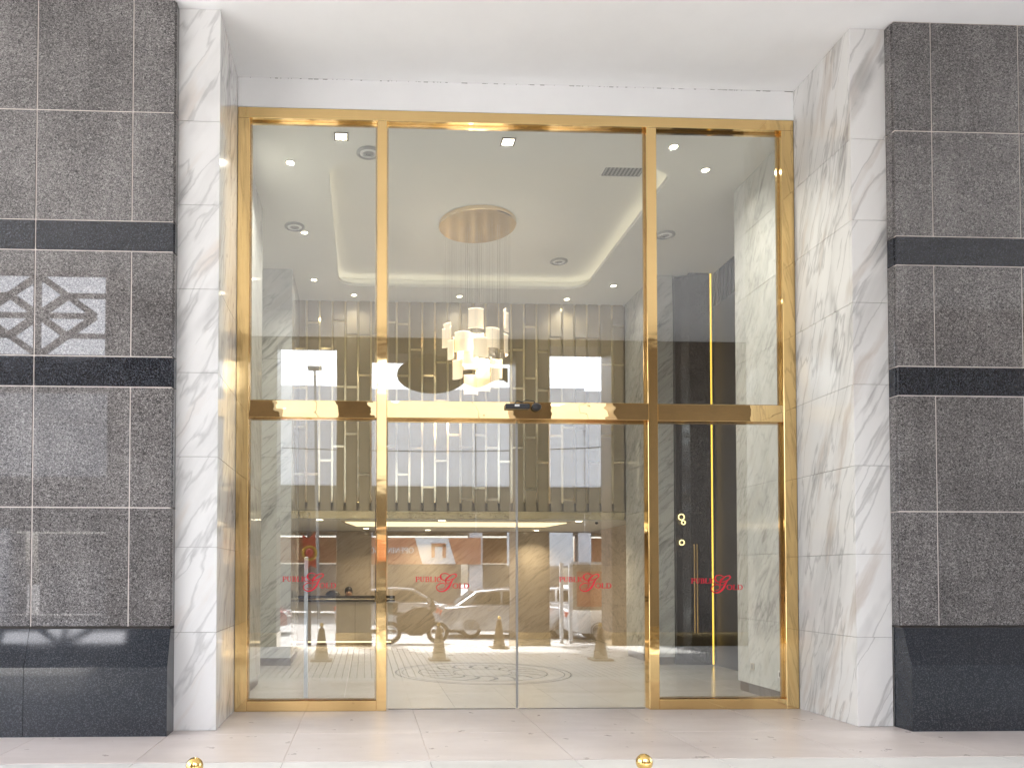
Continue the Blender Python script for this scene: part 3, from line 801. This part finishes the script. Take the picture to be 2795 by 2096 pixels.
for x, y, l in LB: downlight(x, y, CZ, l, (42 if x < 4 else 7) if y < 4 else 4)
downlight(-.31, .38, CZ, 'square downlight at the top of the left pane', 42, True)
downlight(1.71, .41, CZ, 'square downlight at the top of the middle pane', 42, True)
RB = [(-.9, 6.2, 'front left downlight of the reception ceiling'), (0.0, 8.9, 'back left downlight of the reception ceiling'), (1.48, 6.25, 'front middle downlight of the reception ceiling'),
      (4.2, 6.3, 'front right downlight of the reception ceiling'), (1.46, 9.4, 'back middle downlight of the reception ceiling'), (4.04, 9.4, 'back right downlight of the reception ceiling')]
for x, y, l in RB: downlight(x, y, 2.618, l, 13, False, .07, 'reception downlights')
def diffuser(x, y, label):
    d = thing('air_diffuser', label, 'air diffuser', (x, y, CZ), 'round ceiling air diffusers')
    for r in (.15, .105, .06):
        MB().lathe([(r, -.002), (r+.004, -.016), (r-.026, -.030), (r-.030, -.010)], (x, y, CZ), 28).build('cone', M['grey_trim'] if r != .105 else M['white_trim'], d, True)
for x, y, l in ((.02, .72, 'round air diffuser near the top of the left pane'), (-1.09, 2.81, 'round air diffuser beside a downlight on the left'), (4.6, 2.85, 'round air diffuser on the ceiling right of the tray')):
    diffuser(x, y, l)
d_ = thing('air_diffuser', 'round air diffuser inside the ceiling tray', 'air diffuser', (3.35, 4.45, CZ+.22), 'round ceiling air diffusers')
for r in (.15, .105, .06):
    MB().lathe([(r, -.002), (r+.004, -.016), (r-.026, -.030), (r-.030, -.010)], (3.35, 4.45, CZ+.22), 28).build('cone', M['grey_trim'] if r != .105 else M['white_trim'], d_, True)
gr = thing('air_grille', 'slatted rectangular air grille in the ceiling tray', 'air grille', (3.5, 1.4, CZ+.22))
gx0, gx1, gy0, gy1, gz = 3.20, 3.74, 1.22, 1.56, CZ+.218
for (a, b, c, e) in ((gx0-.02, gx1+.02, gy0-.02, gy0), (gx0-.02, gx1+.02, gy1, gy1+.02), (gx0-.02, gx0, gy0, gy1), (gx1, gx1+.02, gy0, gy1)): box('grille_frame', a, b, c, e, gz-.014, gz, M['white_trim'], gr)
box('grille_void', gx0, gx1, gy0, gy1, gz-.004, gz-.001, M['black_plastic'], gr)
for i in range(10):
    x = gx0+(i+.5)*(gx1-gx0)/10; box('grille_slat', x-.011, x+.011, gy0, gy1, gz-.012, gz-.005, M['grey_trim'], gr)
cm = thing('security_camera', 'small dark dome camera under the reception ceiling', 'camera', (4.55, 6.3, 2.62))
MB().lathe([(.05, 0), (.05, -.02), (1e-4, -.02)], (4.55, 6.3, 2.618), 20).build('mount', M['white_trim'], cm, True)
MB().sphere((4.55, 6.3, 2.585), .035, 14).build('lens', M['black_plastic'], cm, True)

# ------------------------------------------------------------------ receptionist behind the counter
def skin_body(name, nodes, edges, mat, parent, root=0, sub=2):
    off = wloc(parent); me = bpy.data.meshes.new(name)
    me.from_pydata([tuple(Vector(p)-off) for p, r in nodes], edges, []); o = link(name, me, mat, parent)
    md = o.modifiers.new('skin', 'SKIN'); md.use_smooth_shade = True
    for i, (p, r) in enumerate(nodes):
        sv = me.skin_vertices[0].data[i]; sv.radius = (r, r); sv.use_root = (i == root)
    s2 = o.modifiers.new('sub', 'SUBSURF'); s2.levels = sub; s2.render_levels = sub
    return o
px, py = -.42, 9.42
pe = thing('person', 'dark haired receptionist seated behind the counter', 'person', (px, py, 0))
def P(x, y, z): return (px+x, py+y, z)
nodes = [(P(0, 0, .50), .13), (P(0, 0, .70), .12), (P(0, -.01, .88), .13), (P(0, -.02, .98), .055), (P(.01, -.03, 1.03), .052), (P(.015, -.035, 1.10), .078), (P(.02, -.03, 1.17), .085),
         (P(-.16, -.01, .91), .052), (P(-.22, -.04, .72), .042), (P(-.15, -.24, .70), .034), (P(-.11, -.30, .72), .028),
         (P(.16, -.01, .91), .052), (P(.22, -.04, .72), .042), (P(.15, -.24, .70), .034), (P(.11, -.30, .72), .028),
         (P(-.10, -.03, .48), .085), (P(-.12, -.42, .48), .062), (P(-.12, -.43, .10), .042), (P(-.12, -.53, .05), .032),
         (P(.10, -.03, .48), .085), (P(.12, -.42, .48), .062), (P(.12, -.43, .10), .042), (P(.12, -.53, .05), .032)]
edges = [(0, 1), (1, 2), (2, 3), (3, 4), (4, 5), (5, 6), (2, 7), (7, 8), (8, 9), (9, 10), (2, 11), (11, 12), (12, 13), (13, 14), (0, 15), (15, 16), (16, 17), (17, 18), (0, 19), (19, 20), (20, 21), (21, 22)]
skin_body('body', nodes, edges, M['skin'], pe)
jn = [(P(0, 0, .48), .145), (P(0, 0, .70), .135), (P(0, -.005, .88), .145), (P(-.165, -.01, .905), .066), (P(-.225, -.04, .72), .054), (P(-.16, -.22, .70), .046), (P(.165, -.01, .905), .066), (P(.225, -.04, .72), .054), (P(.16, -.22, .70), .046)]
skin_body('jacket', jn, [(0, 1), (1, 2), (2, 3), (3, 4), (4, 5), (2, 6), (6, 7), (7, 8)], M['jacket'], pe)
MB().sphere(P(.012, .012, 1.17), .098, 20, (.98, 1.0, 1.12)).sphere(P(0, .07, 1.05), .07, 14, (1, .8, 1.3)).build('hair', M['hair'], pe, True)
for ex in (-.032, .032): MB().sphere(P(.017+ex, -.112, 1.145), .010, 8).build('eye', M['hair'], pe, True)
MB().sphere(P(.017, -.122, 1.118), .013, 8, (.8, 1, 1.5)).build('nose', M['skin'], pe, True)
MB().sphere(P(.017, -.107, 1.082), .016, 8, (1.5, .7, .5)).build('mouth', M['festive_red'], pe, True)
cr = thing('office_chair', 'black rounded office chair behind the counter beside the receptionist', 'chair', (-.78, 9.5, 0))
MB().sphere((-.78, 9.50, .98), .21, 18, (1, .35, 1)).build('backrest', M['black_plastic'], cr, True)
MB().lathe([(.24, .44), (.25, .48), (.22, .52), (1e-4, .52)], (-.78, 9.40, 0), 20).build('seat', M['black_plastic'], cr, True)
MB().cyl((-.78, 9.43, .08), (-.78, 9.43, .44), .03).build('gas_lift', M['rim'], cr)
for k in range(5):
    t = 2*PI*k/5; MB().cyl((-.78, 9.43, .10), (-.78+.27*math.cos(t), 9.43+.27*math.sin(t), .05), .022, .015, 8).build('leg', M['black_plastic'], cr)
MB().cyl((-.78, 9.55, .48), (-.78, 9.55, .85), .02, None, 8).build('back_support', M['black_plastic'], cr)

# ------------------------------------------------------------------ outside: what the glass mirrors
# porch columns
def porch_column(x0, x1, label, y1=-9.5, dep=.85):
    c = thing('porch_column', label, 'column', ((x0+x1)/2, y1-dep/2, 0), 'porch columns')
    box('shaft', x0, x1, y1-dep, y1, -.30, 7.24, M['column'], c, .02)
    MB().box(x0-.012, x1+.012, y1-dep-.012, y1+.012, -.30, .18, .004).build('brass_base', M['gold_dark'], c)
porch_column(-.71, .13, 'brown stone porch column left of the middle opening')
porch_column(3.60, 4.43, 'brown stone porch column right of the middle opening')
porch_column(-5.3, -2.12, 'wide brown stone porch pier at the left')
porch_column(5.94, 10.8, 'wide brown stone porch pier at the right')
box_w = thing('added_porch_wall', 'added brown wall out of view, keeping street reflections off the right granite', 'wall', (13.4, -9.9, 3))
box('wall_panel', 10.82, 17, -10.2, -9.5, -.3, 7.24, M['column'], box_w)  # unseen wall, added to block bright street reflections in the right granite
bm_ = thing('porch_beam', 'brown edge beam along the front of the porch ceiling', 'beam', (1.7, -9.9, 7.0))
for (a, b, z) in ((-5.3, -2.118, 7.241), (-2.118, -.712, 7.16), (-.712, .132, 7.241), (.132, 3.598, 6.86), (3.598, 4.432, 7.241), (4.432, 5.938, 7.08), (5.938, 17.5, 7.241)):
    box('beam_segment', a+.001, b-.001, -10.36, -9.502, z, 7.62, M['column'], bm_)
hs_ = thing('hanging_sign', 'dark cloud shaped sign board hung in the middle porch opening', 'sign', (2.0, -9.7, 6.4))
ov = [(1.60+.86*math.cos(2*PI*i/40), 6.42+.45*math.sin(2*PI*i/40)) for i in range(40)]
MB().prism(ov, 'Y', -9.80, -9.70).build('sign_board', M['sign_dark'], hs_)
wv = [(2.30, 6.55), (2.75, 6.62), (3.45, 6.60), (3.45, 6.25)]+[(3.45-(1.15*i/12), 6.22+.10*math.sin(i/12*2*PI+.6)) for i in range(1, 12)]+[(2.28, 6.30)]
MB().prism(wv, 'Y', -9.81, -9.72).build('sign_board', M['sign_dark'], hs_)
for x in (1.2, 2.0, 3.1): MB().cyl((x, -9.75, 6.55), (x, -9.75, 6.99), .012, None, 8).build('hanger', M['cable'], hs_)

# lattice screen high in the left porch opening
la = thing('lattice_screen', 'grey geometric lattice screen high in the porch opening', 'screen', (-6.3, -8.6, 5.7))
def bar(a, b, w=.07, name='lattice_bar'):
    a, b = Vector(a), Vector(b); d = (b-a).normalized(); q = Vector((-d.y, d.x))*w/2
    MB().prism([tuple(a+q), tuple(b+q), tuple(b-q), tuple(a-q)], 'Y', -8.64-random.uniform(0, .004), -8.58-random.uniform(0, .004)).build(name, M['column'], la)
lcx, lcz, hw, hh = -6.32, 6.53, 1.09, .78
A = [(lcx-hw, lcz), (lcx, lcz+hh), (lcx+hw, lcz), (lcx, lcz-hh)]
for i in range(4): bar(A[i], A[(i+1) % 4], .12)
bar((lcx-hw, lcz), (lcx+hw, lcz), .10); bar((lcx, lcz-hh), (lcx, lcz+hh), .10)
for sx in (-1, 1):
    for sz in (-1, 1):
        bar((lcx, lcz), (lcx+sx*hw/2, lcz+sz*hh/2), .14)
        bar((lcx+sx*hw/2, lcz+sz*hh/2), (lcx+sx*1.28, lcz+sz*hh/2), .09)
for (a, b, c, e) in ((-7.75, -7.60, 5.75, 7.32), (-5.03, -4.62, 5.75, 7.32), (-7.75, -4.62, 5.05, 5.75), (-7.75, -4.62, 7.321, 7.6)): box('screen_frame', a, b, -8.70, -8.55, c, e, M['column'], la)

# brass bollards with ball tops
def bollard(x, y, label):
    b = thing('brass_bollard', label, 'bollard', (x, y, 0), 'brass cone bollards with ball tops')
    MB().prism([(x-.19, y-.19), (x+.19, y-.19), (x+.19, y+.19), (x-.19, y+.19)], 'Z', -.006, .028).build('base', M['brown_brass'], b)
    MB().lathe([(.135, .028), (.128, .06), (.052, .56), (.045, .585), (.018, .59), (.016, .612), (1e-4, .612)], (x, y, 0), 28).build('cone', M['brown_brass'], b, True)
    MB().sphere((x, y, .640), .040, 22).build('ball', M['brass'], b, True)
    return b
b0 = bollard(-.80, -5.12, 'brass ball topped bollard whose ball shows at the bottom left')
for (x, y, l) in ((1.335, -5.12, 'brass ball topped bollard whose ball shows at the bottom right of centre'), (4.29, -5.05, 'brass ball topped bollard behind the viewer on the right'), (2.84, -7.45, 'brass ball topped bollard nearest the porch edge')):
    c = copy_tree(b0); c.location = (x, y, 0); c['label'] = l

# building across the road
bl = thing('shop_building', 'pale shop building across the road with a recessed shaded ground floor', 'building', (5, -26, -.3))
for i in range(14):
    x = -30+i*5.0
    box('wall_panel', x+.02, x+4.98, -33, -26, 5.6, 10.0+(.12 if i % 2 else 0), M['facade'], bl)
    box('pillar', x-.3, x+.3, -26.6, -26.02, -.3, 5.6, M['facade'], bl)
    box('fascia', x+.02, x+4.98, -29, -25.9, 4.4, 5.58, M['dark_shop'], bl)
    s_ = box('shutter', x+.32, x+4.68, -29.2, -29.0, -.2, 2.1, M['shutter'], bl)
    box('shop_sign', x+.32, x+4.68, -29.0, -28.8, 2.15, 3.4, M['orange'] if i in (5, 6, 7, 8) else M['sign_dark'], bl)
    box('shop_ceiling', x+.02, x+4.98, -29.2, -26.0, 3.5, 4.38, M['dark_shop'], bl)
sg = thing('opening_sign', 'terracotta shop hoarding lettered OPENING SOON with a white panel', 'sign', (2.2, -26, 2.2))
box('board', -.6, 5.2, -25.95, -25.85, 2.05, 3.25, M['orange'], sg)
w = MB(); 
def word_back(mb, text, xa, z0, xb, h, y):
    t = MB(); word(t, text, 0, z0, abs(xb-xa), h, 0, .02)
    mb.add([(xa-v[0], y-v[1], v[2]) for v in t.v], t.f)
word_back(w, 'OPENING SOON', 2.15, 2.55, -.35, .26, -25.82); w.build('lettering', M['letter_white'], sg)
MB().prism([(2.2, 3.24), (3.7, 3.24), (4.05, 2.06), (2.55, 2.06)], 'Y', -25.84, -25.80).build('white_panel', M['board_white'], sg)
MB().box(2.95, 3.10, -25.79, -25.76, 2.35, 2.95).box(3.45, 3.60, -25.79, -25.76, 2.35, 2.95).box(2.95, 3.60, -25.79, -25.76, 2.85, 3.0).build('emblem', M['orange'], sg)
sb = thing('shop_board', 'pale blue white shop board on the building across the road', 'sign', (7.6, -25.8, 2.2))
box('board', 6.4, 9.4, -25.95, -25.85, 2.0, 3.5, M['board_white'], sb); box('board_rim', 6.4, 9.4, -25.85, -25.82, 1.9, 2.0, M['grey_trim'], sb)

# cars
def make_car(label, mat):
    c = thing('parked_car', label, 'car', (0, 0, -.3), 'cars parked across the road')
    z = -.3; L = 4.4
    lower = [(-2.2, .32), (-2.22, .62), (-2.12, .90), (-1.2, .97), (.9, .97), (1.9, .82), (2.18, .62), (2.2, .32), (1.85, .25), (-1.85, .25)]
    roof = [(-1.75, .96), (-1.15, 1.38), (-.3, 1.46), (.35, 1.42), (1.15, .965)]
    m = MB(); n = len(lower)
    def loft(poly, ws):
        vs = []
        for (yy, k) in ws: vs += [(x*k[0], yy, z+(h if k[1] is None else h*k[1])) for x, h in poly]
        fs = []; q = len(poly)
        for j in range(len(ws)-1):
            for i in range(q): fs.append((j*q+i, j*q+(i+1) % q, (j+1)*q+(i+1) % q, (j+1)*q+i))
        fs += [tuple(range(q))[::-1], tuple(range((len(ws)-1)*q, len(ws)*q))]
        return MB().add(vs, fs)
    loft(lower, [(-.86, (.96, .97)), (-.80, (1, 1)), (.80, (1, 1)), (.86, (.96, .97))]).build('body', mat, c, True)
    loft(roof, [(-.66, (.96, .985)), (-.58, (1, 1)), (.58, (1, 1)), (.66, (.96, .985))]).build('cabin', mat, c, True)
    for s_ in (-1, 1):
        y = .668*s_
        for pts in ([(-1.30, 1.0), (-1.05, 1.31), (-.42, 1.37), (-.42, 1.0)], [(-.34, 1.0), (-.34, 1.37), (.30, 1.34), (.88, 1.0)]):
            MB().prism([(a, z+b) for a, b in pts], 'Y', y-.006, y+.006).build('side_window', M['car_glass'], c)
        for xw in (-1.32, 1.35):
            t = MB().torus((xw, .78*s_, z+.31), .235, .085, 'Y', 24, 8).build('tyre', M['tyre'], c, True)
            MB().cyl((xw, .70*s_, z+.31), (xw, .86*s_, z+.31), .20, None, 20).build('rim', M['rim'], t)
        for xh in (-.75, .35): box('door_handle', xh-.09, xh+.09, (.862*s_)-.012, (.862*s_)+.012, z+.80, z+.825, M['rim'], c)
        box('mirror', .78, .95, min(.70*s_, .92*s_), max(.70*s_, .92*s_), z+.96, z+1.07, mat, c, .02)
        box('tail_light', -2.225, -2.02, .62*s_-.16, .62*s_+.16, z+.68, z+.82, M['tail'], c)
        box('headlight', 2.0, 2.17, .62*s_-.16, .62*s_+.16, z+.60, z+.72, M['white_trim'], c)
    MB().prism([(1.10, z+.99), (.40, z+1.40), (.42, z+1.42), (1.14, z+1.0)], 'Y', -.56, .56).build('windscreen', M['car_glass'], c)
    MB().prism([(-1.70, z+.99), (-1.19, z+1.35), (-1.21, z+1.37), (-1.74, z+1.0)], 'Y', -.54, .54).build('rear_window', M['car_glass'], c)
    return c
def recolour(o, mat, old):
    for ch in o.children:
        if ch.type == 'MESH' and ch.data.materials and ch.data.materials[0] == old:
            ch.material_slots[0].link = 'OBJECT'; ch.material_slots[0].material = mat
car0 = make_car('silver saloon car parked to the right of the motorcycle', M['silver'])
car0.location = (4.4, -14.5, -.3)
for (x, y, mt, rot, l) in ((5.2, -18.0, 'dark_car', 0, 'dark brown car parked beyond the silver saloon'), (1.2, -16.8, 'silver', 0, 'silver car parked directly beyond the motorcycle'),
                           (-4.6, -15.6, 'red_car', 0, 'dark red car parked behind the left porch column'), (6.6, -16.8, 'white_car', 0, 'white car parked beside the notice board'),
                           (7.9, -13.0, 'white_car', .12, 'white saloon car showing its rear light at the right')):
    c = copy_tree(car0); c.location = (x, y, -.3); c.rotation_euler.z = rot; c['label'] = l
    if mt != 'silver': recolour(c, M[mt], M['silver'])

# motorcycle
mc = thing('motorcycle', 'black and brown motorcycle parked by the porch edge', 'motorcycle', (1.3, -11.9, -.3))
zx = -.3
for xw in (.66, 1.94):
    t = MB().torus((xw, -11.9, zx+.30), .25, .055, 'Y', 28, 8).build('wheel', M['tyre'], mc, True)
    MB().torus((xw, -11.9, zx+.30), .19, .018, 'Y', 24, 6).cyl((xw, -11.95, zx+.3), (xw, -11.85, zx+.3), .05, None, 12).build('rim', M['rim'], t, True)
MB().prism([(.95, zx+.50), (.85, zx+.78), (1.25, zx+.74), (1.45, zx+.90), (1.72, zx+.92), (1.80, zx+.60), (1.45, zx+.34), (1.10, zx+.34)], 'Y', -12.02, -11.78).build('body_panel', M['bike'], mc)
MB().prism([(.62, zx+.80), (.60, zx+.86), (1.28, zx+.83), (1.30, zx+.75), (.95, zx+.74)], 'Y', -12.01, -11.79).build('seat', M['bike'], mc)
MB().tube([(1.94, -11.9, zx+.30), (1.74, -11.9, zx+.95)], .032).build('fork', M['rim'], mc)
MB().tube([(1.66, -12.24, zx+1.04), (1.74, -12.05, zx+1.0), (1.74, -11.75, zx+1.0), (1.66, -11.56, zx+1.04)], .016).build('handlebar', M['bike'], mc)
for s_ in (-1, 1): MB().tube([(1.72, -11.9+.2*s_, zx+1.0), (1.70, -11.9+.26*s_, zx+1.2)], .008).sphere((1.70, -11.9+.27*s_, zx+1.22), .06, 12, (.4, 1, .7)).build('mirror', M['bike'], mc, True)
MB().prism([(1.72, zx+.80), (1.90, zx+.92), (1.80, zx+1.22), (1.76, zx+1.22)], 'Y', -12.05, -11.75).build('front_cowl', M['bike'], mc)
MB().prism([(.88, zx+.40), (.80, zx+.72), (1.30, zx+.98), (1.62, zx+1.0), (1.86, zx+.66), (1.60, zx+.28), (1.15, zx+.26)], 'Y', -11.76, -11.70).build('side_fairing', M['bike'], mc)
MB().box(1.15, 1.55, -12.0, -11.8, zx+.22, zx+.42, .03).build('engine', M['bike'], mc)
MB().box(.45, .85, -12.08, -11.72, zx+.86, zx+1.15, .04).build('top_box', M['bike'], mc)
MB().tube([(1.2, -12.05, zx+.36), (.75, -12.08, zx+.42), (.45, -12.08, zx+.48)], .05).build('exhaust', M['rim'], mc)

# pole with festive decoration, lamp, notice board, cable
pp = thing('street_pole', 'dark blue street pole with a red and yellow festive decoration', 'pole', (-1.5, -11.5, -.3))
MB().cyl((-1.5, -11.5, -.3), (-1.5, -11.5, 3.2), .065, .05).build('pole', M['blue_pole'], pp, True)
dc = MB().torus((-1.48, -11.40, 2.12), .17, .035, 'Y', 24, 8).build('yellow_ring', M['yellow'], pp, True)
MB().prism([(-1.60, 1.65), (-1.68, 2.62), (-1.50, 2.50), (-1.34, 2.70), (-1.30, 1.72), (-1.45, 1.80)], 'Y', -11.47, -11.42).build('red_banner', M['festive_red'], pp)
MB().sphere((-1.48, -11.37, 2.14), .10, 14).build('red_lantern', M['festive_red'], pp, True)
lp = thing('street_lamp', 'thin grey street lamp standing across the road', 'street lamp', (-2.2, -24, -.3))
MB().cyl((-2.0, -24, -.3), (-2.2, -24, 10.3), .08, .05, 10).build('mast', M['grey_trim'], lp, True)
MB().box(-2.5, -1.9, -24.2, -23.8, 10.3, 10.45, .04).build('lamp_head', M['grey_trim'], lp)
nb = thing('notice_board', 'framed brown notice board on white posts by the road', 'notice board', (5.9, -12, -.3))
for x in (5.30, 5.55): box('post', x, x+.09, -12.05, -11.96, -.3, 1.9, M['white_metal'], nb)
box('board', 5.66, 6.70, -12.04, -11.98, .6, 1.85, M['counter'], nb); box('poster', 5.76, 6.60, -11.978, -11.970, .7, 1.66, M['orange'], nb)
box('board_cap', 5.60, 6.76, -12.08, -11.94, 1.86, 1.92, M['white_metal'], nb)
cb = [(x, -20+.02*x, 6.2-.0+.004*(x-2)**2) for x in range(-20, 26, 2)]
tag(MB().tube(cb, .02, 6).build_at('overhead_cable', M['black_plastic'], (0, -20, 6.2)), 'thin overhead cable strung along the road', 'cable')
